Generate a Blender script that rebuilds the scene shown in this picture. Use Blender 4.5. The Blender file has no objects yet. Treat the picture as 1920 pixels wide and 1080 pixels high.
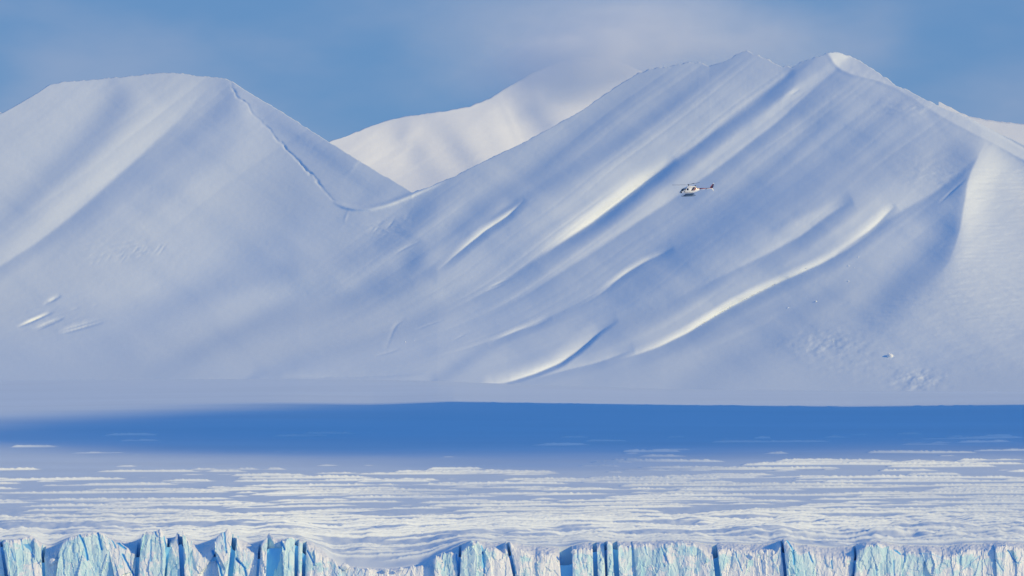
import bpy, math, random
import numpy as np
from mathutils import Vector, Matrix

# ------------------------------------------------------------------ camera, sky, sun
W0, H0 = 1920.0, 1080.0
HFOV = math.radians(8.0)
F = W0 / 2 / math.tan(HFOV / 2)            # focal length in pixels of a 1920 wide frame
PITCH = math.atan((1200 - 540) / F)        # the level line lies below the frame
CZ = 15.0                                  # eye height on the ship's deck
sc = bpy.context.scene
col = sc.collection
cd = bpy.data.cameras.new('camera'); cam = bpy.data.objects.new('camera', cd); col.objects.link(cam)
cd.angle = HFOV; cd.clip_start = 1; cd.clip_end = 60000
cam.location = (0, 0, CZ); cam.rotation_euler = (math.pi / 2 + PITCH, 0, 0)
sc.camera = cam

SUN = Vector((.79, -.51, .335)).normalized()
SUN_EL = math.asin(SUN.z); SUN_AZ = math.atan2(SUN.x, SUN.y)
world = bpy.data.worlds.new('World'); sc.world = world; world.use_nodes = True
nt = world.node_tree; nt.nodes.clear()
def N(t, **kw):
    n = nt.nodes.new(t)
    for k, v in kw.items(): setattr(n, k, v)
    return n
def L(a, b): nt.links.new(a, b)
out = N('ShaderNodeOutputWorld'); bg = N('ShaderNodeBackground'); bg.inputs['Strength'].default_value = 0.10
sky = N('ShaderNodeTexSky', sky_type='NISHITA', sun_disc=False)
sky.sun_elevation = SUN_EL; sky.sun_rotation = SUN_AZ
sky.air_density = 1.0; sky.dust_density = 0.2; sky.ozone_density = 1.0
tint = N('ShaderNodeMix', data_type='RGBA', blend_type='MULTIPLY'); tint.inputs[0].default_value = 1
tint.inputs[7].default_value = (0.13, 1.04, 2.02, 1)
L(sky.outputs[0], tint.inputs[6])
# thin high cloud drifting over the whole sky (direction based, even all round)
tc = N('ShaderNodeTexCoord'); mp = N('ShaderNodeMapping'); mp.inputs['Scale'].default_value = (22, 22, 50)
mp.inputs['Location'].default_value = (3.2, 1.4, 0.9)
L(tc.outputs['Generated'], mp.inputs[0])
nz = N('ShaderNodeTexNoise'); nz.inputs['Scale'].default_value = 1.0; nz.inputs['Detail'].default_value = 5; nz.inputs['Roughness'].default_value = .45
L(mp.outputs[0], nz.inputs['Vector'])
cr = N('ShaderNodeMapRange', interpolation_type='SMOOTHSTEP'); cr.inputs[1].default_value = .36; cr.inputs[2].default_value = .66; cr.inputs[3].default_value = 0.0; cr.inputs[4].default_value = 1.0
L(nz.outputs[0], cr.inputs[0])
mx = N('ShaderNodeMix', data_type='RGBA'); mx.inputs[7].default_value = (2.7, 3.5, 5.8, 1)
sx = N('ShaderNodeSeparateXYZ'); L(tc.outputs['Generated'], sx.inputs[0])
low = N('ShaderNodeMapRange', interpolation_type='SMOOTHSTEP'); low.inputs[1].default_value = .12; low.inputs[2].default_value = .55
low.inputs[3].default_value = .92; low.inputs[4].default_value = .12; L(sx.outputs[2], low.inputs[0])
hz = N('ShaderNodeMix', data_type='RGBA'); hz.inputs[6].default_value = (1.38, 2.55, 4.85, 1); hz.inputs[7].default_value = (2.7, 3.35, 5.1, 1)
L(cr.outputs[0], hz.inputs[0]); L(hz.outputs[2], mx.inputs[7])
L(low.outputs[0], mx.inputs[0]); L(tint.outputs[2], mx.inputs[6])
L(mx.outputs[2], bg.inputs[0]); L(bg.outputs[0], out.inputs[0])

sd = bpy.data.lights.new('sun', 'SUN'); sd.energy = 2.75; sd.angle = math.radians(2.0); sd.color = (1.0, .75, .27)
so = bpy.data.objects.new('sun', sd); col.objects.link(so); so.location = SUN * 3000
so.rotation_euler = SUN.to_track_quat('Z', 'Y').to_euler()

sc.view_settings.view_transform = 'Standard'; sc.view_settings.look = 'None'
sc.view_settings.exposure = 0; sc.view_settings.gamma = 1; sc.view_settings.use_curve_mapping = False
sc.render.engine = 'CYCLES'
sc.cycles.max_bounces = 14; sc.cycles.diffuse_bounces = 5; sc.cycles.volume_bounces = 14
sc.cycles.transparent_max_bounces = 8
sc.cycles.use_denoising = True
try: sc.cycles.denoiser = 'OPENIMAGEDENOISE'
except Exception: pass

# ------------------------------------------------------------------ helpers
SP, CP = math.sin(PITCH), math.cos(PITCH)
def at(px, py, D):
    """world points that lie D metres down-range and are seen at pixel (px, py); works on arrays"""
    px, py, D = np.broadcast_arrays(np.asarray(px, float), np.asarray(py, float), np.asarray(D, float))
    a = (px - 960) / F; b = (540 - py) / F
    dy = CP - b * SP; dz = SP + b * CP
    return np.stack([a / dy * D, D, CZ + dz / dy * D], -1)

def poly(pts):
    p = np.array(pts, float); return lambda u: np.interp(u, p[:, 0], p[:, 1])

def sstep(a, b, x):
    t = np.clip((x - a) / (b - a), 0, 1); return t * t * (3 - 2 * t)

def vnoise(x, y, seed=0):
    x, y = np.broadcast_arrays(np.asarray(x, float), np.asarray(y, float))
    xi = np.floor(x).astype(np.int64); yi = np.floor(y).astype(np.int64)
    fx = x - xi; fy = y - yi
    def h(i, j):
        n = (i * 374761393 + j * 668265263 + seed * 974634777) & 0xffffffff
        n = ((n ^ (n >> 13)) * 1274126177) & 0xffffffff
        n = ((n ^ (n >> 16)) * 2246822519) & 0xffffffff
        return ((n ^ (n >> 15)) & 0xffffff) / float(0xffffff)
    ux = fx * fx * fx * (fx * (fx * 6 - 15) + 10); uy = fy * fy * fy * (fy * (fy * 6 - 15) + 10)
    a = h(xi, yi); b = h(xi + 1, yi); c = h(xi, yi + 1); d = h(xi + 1, yi + 1)
    return (a + (b - a) * ux) * (1 - uy) + (c + (d - c) * ux) * uy - .5

def fbm(x, y, o=4, seed=0, gain=.5):
    s = 0; a = 1
    for k in range(o):
        s = s + a * vnoise(x * 2 ** k, y * 2 ** k, seed + k * 17); a *= gain
    return s

def tag(o, label=None, cat=None, group=None, kind=None):
    if label: o['label'] = label
    if cat: o['category'] = cat
    if group: o['group'] = group
    if kind: o['kind'] = kind
    return o

def mesh_obj(name, verts, quads, mats, parent=None, smooth=True, tris=None, mi=None):
    me = bpy.data.meshes.new(name)
    v = np.asarray(verts, np.float32).reshape(-1, 3)
    q = np.asarray(quads, np.int32).reshape(-1, 4)
    me.vertices.add(len(v)); me.vertices.foreach_set('co', v.ravel())
    me.loops.add(q.size); me.loops.foreach_set('vertex_index', q.ravel())
    me.polygons.add(len(q)); me.polygons.foreach_set('loop_start', np.arange(0, q.size, 4, dtype=np.int32))
    me.polygons.foreach_set('use_smooth', np.full(len(q), smooth))
    for m in (mats if isinstance(mats, (list, tuple)) else [mats]): me.materials.append(m)
    if mi is not None: me.polygons.foreach_set('material_index', np.asarray(mi, np.int32))
    me.update(calc_edges=True); me.validate()
    o = bpy.data.objects.new(name, me); col.objects.link(o)
    if parent: o.parent = parent
    return o

def grid_quads(R, C, off=0, flip=False):
    i = np.arange(R * C).reshape(R, C) + off
    q = np.stack([i[:-1, :-1], i[:-1, 1:], i[1:, 1:], i[1:, :-1]], -1).reshape(-1, 4)
    return q[:, ::-1] if flip else q

def grid_obj(name, P, mats, parent=None, smooth=True):
    R, C = P.shape[:2]
    return mesh_obj(name, P, grid_quads(R, C), mats, parent, smooth)

# ------------------------------------------------------------------ materials
def new_mat(name):
    m = bpy.data.materials.new(name); m.use_nodes = True
    b = m.node_tree.nodes['Principled BSDF']; return m, m.node_tree, b

def snow_mat(name, base, scale=1.0, bump=.3, dist=1.0, var=.05, stretch=(1, 1, 1), rough=.75):
    m, t, b = new_mat(name)
    b.inputs['Roughness'].default_value = rough; b.inputs['Specular IOR Level'].default_value = .15
    c = t.nodes.new('ShaderNodeTexCoord'); mpp = t.nodes.new('ShaderNodeMapping'); mpp.inputs['Scale'].default_value = stretch
    t.links.new(c.outputs['Object'], mpp.inputs[0])
    n1 = t.nodes.new('ShaderNodeTexNoise'); n1.inputs['Scale'].default_value = scale; n1.inputs['Detail'].default_value = 6
    n1.inputs['Roughness'].default_value = .6
    t.links.new(mpp.outputs[0], n1.inputs['Vector'])
    n2 = t.nodes.new('ShaderNodeTexNoise'); n2.inputs['Scale'].default_value = scale * .04; n2.inputs['Detail'].default_value = 3
    t.links.new(mpp.outputs[0], n2.inputs['Vector'])
    mr = t.nodes.new('ShaderNodeMapRange'); mr.inputs[1].default_value = .3; mr.inputs[2].default_value = .7
    mr.inputs[3].default_value = 1 - var; mr.inputs[4].default_value = 1
    t.links.new(n2.outputs[0], mr.inputs[0])
    mu = t.nodes.new('ShaderNodeMix'); mu.data_type = 'RGBA'; mu.blend_type = 'MULTIPLY'; mu.inputs[0].default_value = 1
    mu.inputs[6].default_value = (*base, 1); t.links.new(mr.outputs[0], mu.inputs[7])
    t.links.new(mu.outputs[2], b.inputs['Base Color'])
    bp = t.nodes.new('ShaderNodeBump'); bp.inputs['Strength'].default_value = bump; bp.inputs['Distance'].default_value = dist
    t.links.new(n1.outputs[0], bp.inputs['Height']); t.links.new(bp.outputs[0], b.inputs['Normal'])
    return m

M_snow = snow_mat('mountain_snow', (.84, .90, .94), scale=.12, bump=.2, dist=1.0, stretch=(1, 1, .45))
M_far = snow_mat('far_snow', (.88, .90, .92), scale=.05, bump=.3, dist=2)
M_glac = snow_mat('glacier_snow', (.84, .90, .94), scale=.25, bump=.3, dist=.35, stretch=(.35, 1, 1))

# ------------------------------------------------------------------ land forms shared by several objects
DC = 5650.0
foot = poly([(-200, 711), (0, 712), (560, 710), (820, 714), (950, 720), (1250, 729), (1690, 733), (2200, 735)])
def foot_D(u): return 6500 - .5 * (u - 960) * .473
crest = poly([(-200, 776), (0, 772), (300, 767), (700, 760), (850, 754), (1000, 756), (1300, 760), (1600, 763), (1920, 759), (2200, 759)])
RIM = [(-40,1018),(0,1015),(10,1012),(40,1010),(45,1004),(60,1006),(72,1018),(78,1038),(85,1045),(105,1045),(115,1020),(130,1003),
 (150,1000),(185,998),(200,1003),(215,1015),(235,1023),(250,1035),(260,1030),(266,1000),(285,993),(300,995),(312,1012),(320,1016),
 (328,1006),(335,995),(345,994),(352,1010),(365,1036),(395,1034),(402,1010),(415,995),(425,993),(432,1000),(443,998),(448,1020),
 (470,1036),(485,1038),(492,1012),(505,1000),(512,1010),(520,1018),(530,1008),(545,1010),(560,1012),(572,1013),(582,1030),(610,1040),
 (625,1048),(630,1063),(655,1063),(700,1067),(740,1066),(770,1060),(800,1059),(810,1045),(815,1038),(822,1044),(827,1036),(855,1034),
 (868,1027),(880,1017),(895,1013),(905,1024),(925,1029),(940,1034),(947,1016),(953,1012),(962,1028),(990,1040),(1040,1040),(1052,1050),
 (1066,1046),(1078,1029),(1110,1024),(1134,1020),(1138,1016),(1150,1018),(1175,1022),(1200,1022),(1240,1018),(1280,1016),(1300,1020),
 (1318,1030),(1328,1038),(1342,1030),(1365,1028),(1400,1031),(1430,1034),(1455,1027),(1467,1010),(1475,1014),(1485,1028),(1497,1036),
 (1515,1030),(1528,1038),(1548,1043),(1570,1046),(1595,1040),(1612,1034),(1628,1020),(1645,1017),(1660,1022),(1675,1030),(1688,1037),
 (1700,1034),(1715,1038),(1750,1037),(1768,1043),(1790,1036),(1820,1026),(1840,1031),(1868,1025),(1885,1021),(1900,1025),(1925,1030),(1980,1026)]
rim = poly(RIM)
_ru = np.arange(-260, 2220, 4.0)
_rs = np.array([np.mean(rim(np.linspace(q - 18, q + 18, 25))) for q in _ru])
def rim_s(u): return np.interp(u, _ru, _rs)

def glacier_v(u, D):
    """pixel row at which the glacier's mean surface is seen, for a column u and a distance D"""
    u, D = np.broadcast_arrays(np.asarray(u, float), np.asarray(D, float))
    fd = foot_D(u); dip = sstep(480, 760, u) * 5
    c = crest(u); ft = foot(u); rs = rim_s(u)
    front = rs + 2 - .55 * np.maximum(rs - 1006, 0) * (1 - sstep(575, 625, u) * (1 - sstep(815, 880, u)))
    ks = [(3018, front), (3050, front * .45 + 1012 * .55), (3120, 995 + (rs - 1025) * .1), (3250, 973 + 0 * u), (3450, 945 + 0 * u),
          (3700, 918 + 0 * u), (4000, 893 + 0 * u), (4350, 869 + 0 * u), (4750, 843 + 0 * u), (5150, 815 + 0 * u), (5450, 786 + 0 * u), (DC, c)]
    v = np.array(front)
    for (d0, v0), (d1, v1) in zip(ks[:-1], ks[1:]):
        m = D >= d0
        t = np.clip((D - d0) / (d1 - d0), 0, 1)
        v = np.where(m, v0 + (v1 - v0) * t, v)
    t = np.clip((D - DC) / (fd - DC), 0, 4)
    v2 = c + (ft - c) * t + dip * sstep(0, .12, t) * (1 - sstep(.3, .75, t))
    return np.where(D > DC, v2, v)

# ------------------------------------------------------------------ mountain faces as relief in metres
def blur(h, sig, keep=False):
    r = int(sig * 2.5 + 1); k = np.exp(-.5 * (np.arange(-r, r + 1) / sig) ** 2); k /= k.sum()
    for ax in (0, 1):
        hp = np.pad(h, [(r, r) if a == ax else (0, 0) for a in (0, 1)], mode='edge')
        n = h.shape[ax]; o = np.zeros_like(h)
        for j, w in enumerate(k): o += w * (hp[j:j + n] if ax == 0 else hp[:, j:j + n])
        h = o
    return h

def apply_features(U, V, D, feats, px):
    """ridges and gullies: each is a line down the slope with a wide flank on its upper-left (w1) and a narrow one on its lower right (w2)"""
    for ft in feats:
        kind, w1, w2, pts = ft[:4]
        p = np.array(pts, float)           # (x, y, steepness)
        pad = w1 * 11 if kind == 'soft' else max(w1, w2) * (3 if kind == 'bump' else 1.3) + 8
        if kind == 'crack': pad = 12
        ci = np.where((U[0] > p[:, 0].min() - pad) & (U[0] < p[:, 0].max() + pad))[0]
        ri = np.where(((V[:, ci] > p[:, 1].min() - pad) & (V[:, ci] < p[:, 1].max() + pad)).any(1))[0] if len(ci) else []
        if len(ci) < 3 or len(ri) < 3: continue
        st = 3 if kind == 'soft' and w1 > 12 and len(ci) > 60 else 1
        sl = (slice(ri[0], ri[-1] + 1), slice(ci[0], ci[-1] + 1))
        x = U[sl]; y = V[sl]
        # densify with a smooth curve
        seg = np.r_[0, np.cumsum(np.hypot(np.diff(p[:, 0]), np.diff(p[:, 1])))]
        tt = np.arange(0, seg[-1], 7.0); tt = np.r_[tt, seg[-1]]
        q = np.stack([np.interp(tt, seg, p[:, k]) for k in range(3)], -1)
        for _ in range(4):
            q[1:-1] = q[1:-1] * .5 + .25 * (q[:-2] + q[2:])
        best = np.full(x.shape, 1e18); s = np.zeros(x.shape); am = np.zeros(x.shape)
        for i in range(len(q) - 1):
            ax, ay, aa = q[i]; bx, by, ba = q[i + 1]
            dx, dy = bx - ax, by - ay; l2 = dx * dx + dy * dy + 1e-9
            t = ((x - ax) * dx + (y - ay) * dy) / l2
            tc_ = np.clip(t, 0, 1)
            d2 = (x - ax - tc_ * dx) ** 2 + (y - ay - tc_ * dy) ** 2
            k = d2 < best
            best = np.where(k, d2, best)
            # lines run from upper right to lower left: the lower-right side counts as positive
            cr_ = dy * (x - ax) - dx * (y - ay)
            s = np.where(k, np.sign(cr_) * np.sqrt(d2), s); am = np.where(k, aa + (ba - aa) * tc_, am)
        if kind == 'saw':
            s = s + .7 * fbm(x / 30, y / 12, 3, 5)
            A = am * w1 * px / 2 * .88
            h = np.where(s < 0, np.clip(1 + s / w1, 0, 1) ** 2, np.clip(1 - s / w2, 0, 1) ** 2) * A
        elif kind == 'crest':              # ridge line: dark flank left of it, bright flank right of it
            s = s + 1.5 * fbm(x / 20, y / 20, 3, 9)
            A = -am * w1 * px / 2
            h = np.where(s < 0, np.clip(1 + s / w1, 0, 1) ** 2, np.clip(1 - s / w2, 0, 1) ** 2) * A
        elif kind == 'soft':               # soft step, the side below faces away from the sun
            w1 = w1 * 1.5; am = am * 1.35
            h = -am * w1 * px * np.tanh(s / w1) * np.exp(-(s / (3.0 * w1)) ** 2)
        elif kind == 'facet':              # the ground turns towards the right beyond this line
            s = s + 1.2 * fbm(x / 16, y / 16, 3, 19)
            h = am * px * w2 * (1 - np.exp(-np.maximum(s, 0) / w2)) - .25 * am * w1 * px * np.exp(-(s / w1) ** 2)
        elif kind == 'bump':               # rounded rib
            h = -am * w1 * px * np.exp(-(s / w1) ** 2)
        elif kind == 'crack':
            s = s + 5 * fbm(x / 14, y / 14, 3, 21)
            h = am * px * np.exp(-(s / w1) ** 2) * (.55 + 1.2 * np.clip(vnoise(x / 6, y / 6, 3) + .3, 0, 1))
        sg = {'soft': .35, 'crest': .10, 'saw': .035, 'bump': .3, 'crack': 0, 'facet': 0}[kind] * w1
        D[sl] += blur(h, sg / np.median(np.diff(U[0])), 'crest' == kind) if sg > .9 else h
    return D

SKY_MAIN = [(-1400,420),(-800,480),(-500,400),(-220,330),(-60,245),(0,214),(30,198),(60,180),(95,158),(120,153),(150,151),(210,146),(250,142),(300,137),(330,137),(380,143),(415,146),(432,151),(470,175),
 (520,205),(560,230),(610,262),(650,287),(700,318),(740,340),(772,361),(800,352),(850,332),(880,316),(930,292),(980,268),(1040,235),
 (1090,207),(1130,180),(1160,160),(1190,141),(1220,130),(1255,123),(1285,118),(1310,116),(1330,125),(1350,118),(1375,106),(1390,97),
 (1400,95),(1415,101),(1440,112),(1465,124),(1485,126),(1500,117),(1525,108),(1545,101),(1555,97),(1570,98),(1590,104),(1620,118),
 (1650,138),(1680,160),(1700,168),(1740,188),(1770,203),(1810,218),(1850,238),(1920,272),(2000,315),(2200,420),(2600,300),(2900,360),(3300,250)]
sky_main = poly(SKY_MAIN)

FEATS = [
 # right mountain, upper ribs
 ('soft', 11, 0, [(1300,100,0),(1239,150,.3),(1185,185,.5),(1081,264,.65),(1002,327,.65),(935,368,.6),(852,435,.5),(806,464,.4),(760,502,.35),(650,560,.0)]),
 ('soft', 10, 0, [(1430,60,0),(1352,120,.3),(1290,170,.55),(1227,218,.7),(1143,277,.7),(1060,327,.7),(977,377,.5)]),
 ('saw', 13, 16, [(985,372,0),(956,402,2.6),(910,432,2.8),(864,470,2.2),(820,508,0)]),
 ('soft', 10, 0, [(900,445,.0),(850,478,.4),(800,520,.4),(740,545,.0)]),
 ('saw', 75, 34, [(1487,127,.2),(1478,139,.45),(1412,197,.65),(1353,239,.7),(1287,285,.75),(1240,318,1.0),(1185,360,1.5),(1114,414,1.4),(1060,450,.9),(1018,477,.6),(930,537,.3),(835,587,0)]),
 ('saw', 26, 18, [(1270,300,0),(1235,325,1.2),(1185,362,2.0),(1114,416,1.8),(1060,452,.8),(1020,478,0)]),
 ('saw', 44, 34, [(1568,131,.2),(1520,172,.5),(1445,239,.65),(1353,310,.65),(1257,377,.6),(1120,468,.5),(1000,545,.4),(900,600,.0)]),
 ('bump', 9, 0, [(1500,150,0),(1480,170,.5),(1440,205,.3),(1400,240,0)]),
 ('soft', 9, 0, [(1600,170,0),(1540,230,.3),(1480,290,.35),(1400,360,.3),(1330,420,.0)]),
 ('soft', 26, 0, [(1720,316,0),(1620,322,.6),(1537,336,.95),(1453,362,.95),(1380,400,.9),(1300,445,.95),(1240,490,.7),(1150,560,.5),(1060,600,0)]),
 # sunlit scarps in the middle
 ('saw', 12, 16, [(1264,464,0),(1240,477,2.4),(1210,490,2.8),(1175,512,2.8),(1156,526,2.0),(1122,554,.8),(1060,590,0)]),
 ('soft', 8, 0, [(1130,548,0),(1052,592,.5),(1014,612,.5),(935,637,.6),(870,680,.6),(822,712,.4)]),
 ('saw', 12, 14, [(1035,596,0),(1005,610,2.4),(970,620,2.6),(940,634,1.8),(915,645,0)]),
 ('saw', 30, 9, [(1160,600,0),(1124,622,1.2),(1095,650,2.4),(1050,682,3.0),(1000,703,3.0),(955,717,2.6),(930,722,1.5)]),
 ('saw', 24, 18, [(1190,655,0),(1150,670,1.4),(1120,681,1.8),(1070,692,1.5),(1020,706,1.0),(975,720,.6)]),
 ('soft', 12, 0, [(1430,450,0),(1340,520,.3),(1240,580,.4),(1150,620,.3),(1060,650,0)]),
 # long bright gully that climbs to the spur's top
 ('saw', 16, 24, [(1665,412,0),(1645,428,.4),(1599,462,1.0),(1537,496,2.4),(1453,533,2.8),(1370,575,3.2),(1287,625,3.2),(1237,650,2.8),(1190,667,1.8),(1150,675,.5)]),
 ('saw', 60, 34, [(1837,289,.2),(1800,325,.5),(1745,366,.6),(1674,406,.6),(1620,440,.5),(1560,480,.3),(1480,520,0)]),
 ('soft', 12, 0, [(1530,505,.0),(1453,545,.3),(1370,590,.4),(1287,640,.4),(1237,662,.3),(1150,690,.2),(1080,712,0)]),
 # pale swell and its lower rim
 ('saw', 46, 34, [(1600,378,0),(1570,392,.9),(1495,447,1.0),(1440,476,.8),(1390,500,.6),(1300,545,.3),(1240,575,0)]),
 ('bump', 9, 0, [(1560,383,0),(1510,400,.5),(1466,427,.4),(1440,445,0)]),
 ('saw', 20, 22, [(1680,385,0),(1665,398,1.2),(1640,425,1.2),(1600,455,.5),(1560,480,0)]),
 # lower right gullies
 ('soft', 20, 0, [(1800,400,0),(1790,445,0.45),(1745,495,0.59),(1703,530,0.65),(1657,578,0.65),(1612,606,0.52),(1537,614,0.52),(1482,625,0.59),(1412,656,0.59),(1328,692,0.39),(1257,728,0)]),
 ('soft', 10, 0, [(1560,560,0),(1478,577,0.52),(1370,610,0.52),(1278,645,0.45),(1180,680,0.00)]),
 ('soft', 10, 0, [(1650,520,0),(1580,545,.3),(1500,590,.3),(1420,625,.0)]),
 # crest of the spur on the right
 ('crest', 80, 60, [(1842,270,.2),(1838,288,.6),(1826,310,.7),(1815,335,.8),(1808,385,.7),(1798,440,.5),(1780,485,.3),(1750,530,.1),(1720,560,0)]),
 ('facet', 3, 70, [(1850,262,0),(1838,286,.5),(1826,310,.8),(1815,335,.8),(1808,385,.7),(1798,440,.5),(1785,480,.2),(1760,520,0)]),
 ('soft', 18, 0, [(1990,470,0),(1950,400,.2),(1900,330,.3),(1860,296,.2),(1838,290,0)]),
 # bright back slope right of the summit
 ('facet', 4, 60, [(1546,86,0),(1556,106,1.6),(1570,128,2.0),(1600,140,2.2),(1650,152,2.2),(1684,166,.6),(1730,196,.5),(1790,232,.9),(1850,262,1.3),(1920,300,1.3),(2060,370,1.0)]),
 ('saw', 14, 6, [(2000,315,1.5),(1920,278,2.0),(1870,250,2.0),(1830,228,1.4),(1805,214,.6),(1780,206,0)]),
 ('soft', 16, 0, [(1825,255,0),(1812,285,.3),(1780,300,.35),(1700,310,.3),(1620,318,0)]),
 # left mountain
 ('soft', 16, 0, [(245,160,0),(233,181,.42),(196,235,.5),(142,293,.5),(75,352,.45),(0,427,.3),(-60,480,.3)]),
 ('saw', 70, 26, [(400,150,0),(340,222,.2),(258,297,.36),(179,368,.4),(125,414,.4),(60,462,.4),(0,500,.35),(-60,540,.3)]),
 ('soft', 15, 0, [(450,176,0),(437,187,.5),(400,220,.7),(354,258,.7),(250,337,.6),(167,404,.5),(110,450,.2),(60,490,0)]),
 ('soft', 16, 0, [(470,230,0),(420,268,0.38),(350,320,0.38),(280,375,0.30),(200,440,0.00)]),
 ('soft', 22, 0, [(600,420,0),(540,440,0.24),(450,500,0.32),(380,545,0.32),(300,590,0.24),(200,620,0)]),
 ('crack', 1.9, 0, [(432,152,0),(434,168,3.4),(445,182,2),(458,190,3),(487,227,.8),(517,256,2.6),(546,289,4),(575,318,4.4),(596,343,3.6),(610,362,2.4),(630,382,1),(640,388,0)]),
 ('facet', 3, 50, [(428,140,0),(440,180,-.12),(517,258,-.12),(575,320,-.12),(617,370,-.1),(660,395,0)]),
 ('soft', 10, 0, [(735,378,0),(683,345,-.3),(625,303,-.35),(542,248,-.3),(470,200,0)]),
 # the col between the two, a small drifted crest
 ('bump', 4, 0, [(840,336,0),(800,353,1.8),(760,370,2.0),(730,382,2.0),(690,392,2.2),(655,391,2.0),(637,385,1.2),(625,378,0)]),
 ('soft', 14, 0, [(860,360,0),(800,395,0.59),(779,414,0.68),(708,472,0.68),(625,489,0.51),(562,494,0.51),(500,519,0.42),(417,544,0.42),(300,577,0.34),(180,610,0)]),
 ('soft', 13, 0, [(800,455,0),(783,483,0.51),(762,517,0.59),(708,547,0.59),(625,580,0.59),(500,612,0.34),(420,640,0)]),
 ('soft', 12, 0, [(640,560,0),(560,575,0.45),(492,602,0.63),(417,638,0.63),(354,668,0.54),(267,694,0)]),
 ('soft', 11, 0, [(880,560,0),(792,608,0.48),(708,638,0.56),(583,668,0.56),(500,700,0.32)]),
 ('soft', 9, 0, [(960,600,0),(880,630,.3),(800,665,.35),(700,690,.2),(640,700,0)]),
 ('saw', 9, 5, [(760,600,0),(742,607,1.2),(722,661,.0)]),
 ('saw', 6, 4, [(752,654,0),(738,659,1.6),(716,664,1.4),(702,668,0)]),
 ('saw', 22, 6, [(800,700,0),(740,704,.9),(690,707,1.3),(600,708,1.3),(560,707,.6),(530,706,0)]),
 ('saw', 5, 4, [(790,450,0),(775,458,1.4),(755,468,1.2),(740,476,0)]),
 ('bump', 2, 0, [(655,392,0),(650,400,1.6),(646,414,.6),(645,420,0)]),
]
_rng = np.random.RandomState(4)
# small wind ripples and slabs on the left mountain, seen as short bright streaks
for _ in range(44):
    x = _rng.uniform(168, 312); y = 492 - (x - 168) * .21 + _rng.uniform(-9, 9); l = _rng.uniform(6, 15)
    FEATS.append(('saw', 4, 3, [(x + l * .5, y - l * .6, 0), (x, y, _rng.uniform(1.2, 2.6)), (x - l * .5, y + l * .6, 0)]))
for _ in range(22):
    x = _rng.uniform(690, 770); y = 440 - (x - 690) * .5 + _rng.uniform(-6, 6); l = _rng.uniform(7, 16)
    FEATS.append(('saw', 4, 3, [(x + l * .5, y - l * .6, 0), (x, y, _rng.uniform(1.2, 2.6)), (x - l * .5, y + l * .6, 0)]))
for (x0, y0, x1, y1, w) in [(98,586,32,614,7),(122,596,66,621,7),(196,600,112,624,9),(150,575,135,582,4),(180,568,168,576,4),(112,556,88,568,9),(140,586,128,592,4),(190,582,180,588,3),(262,570,246,578,2),(160,592,144,600,4),
    (965,520,915,540,2.5),(945,530,905,546,2),(830,598,770,620,2.2),(880,625,850,640,2),(1500,166,1478,182,4),(1808,335,1755,384,6),(1600,566,1575,574,3)]:
    for k in range(3 if w >= 7 or w == 4 else 1):
        ox, oy = _rng.uniform(-8, 8), _rng.uniform(-4, 4) if w > 5 else 0
        FEATS.append(('saw', max(w, 4), 3, [(x0 + ox, y0 + oy, 0), (x0 * .7 + x1 * .3 + ox, y0 * .7 + y1 * .3 + oy, 1.6), (x0 * .3 + x1 * .7 + ox, y0 * .3 + y1 * .7 + oy, 2.0), (x1 + ox, y1 + oy, 0)]))

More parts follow.
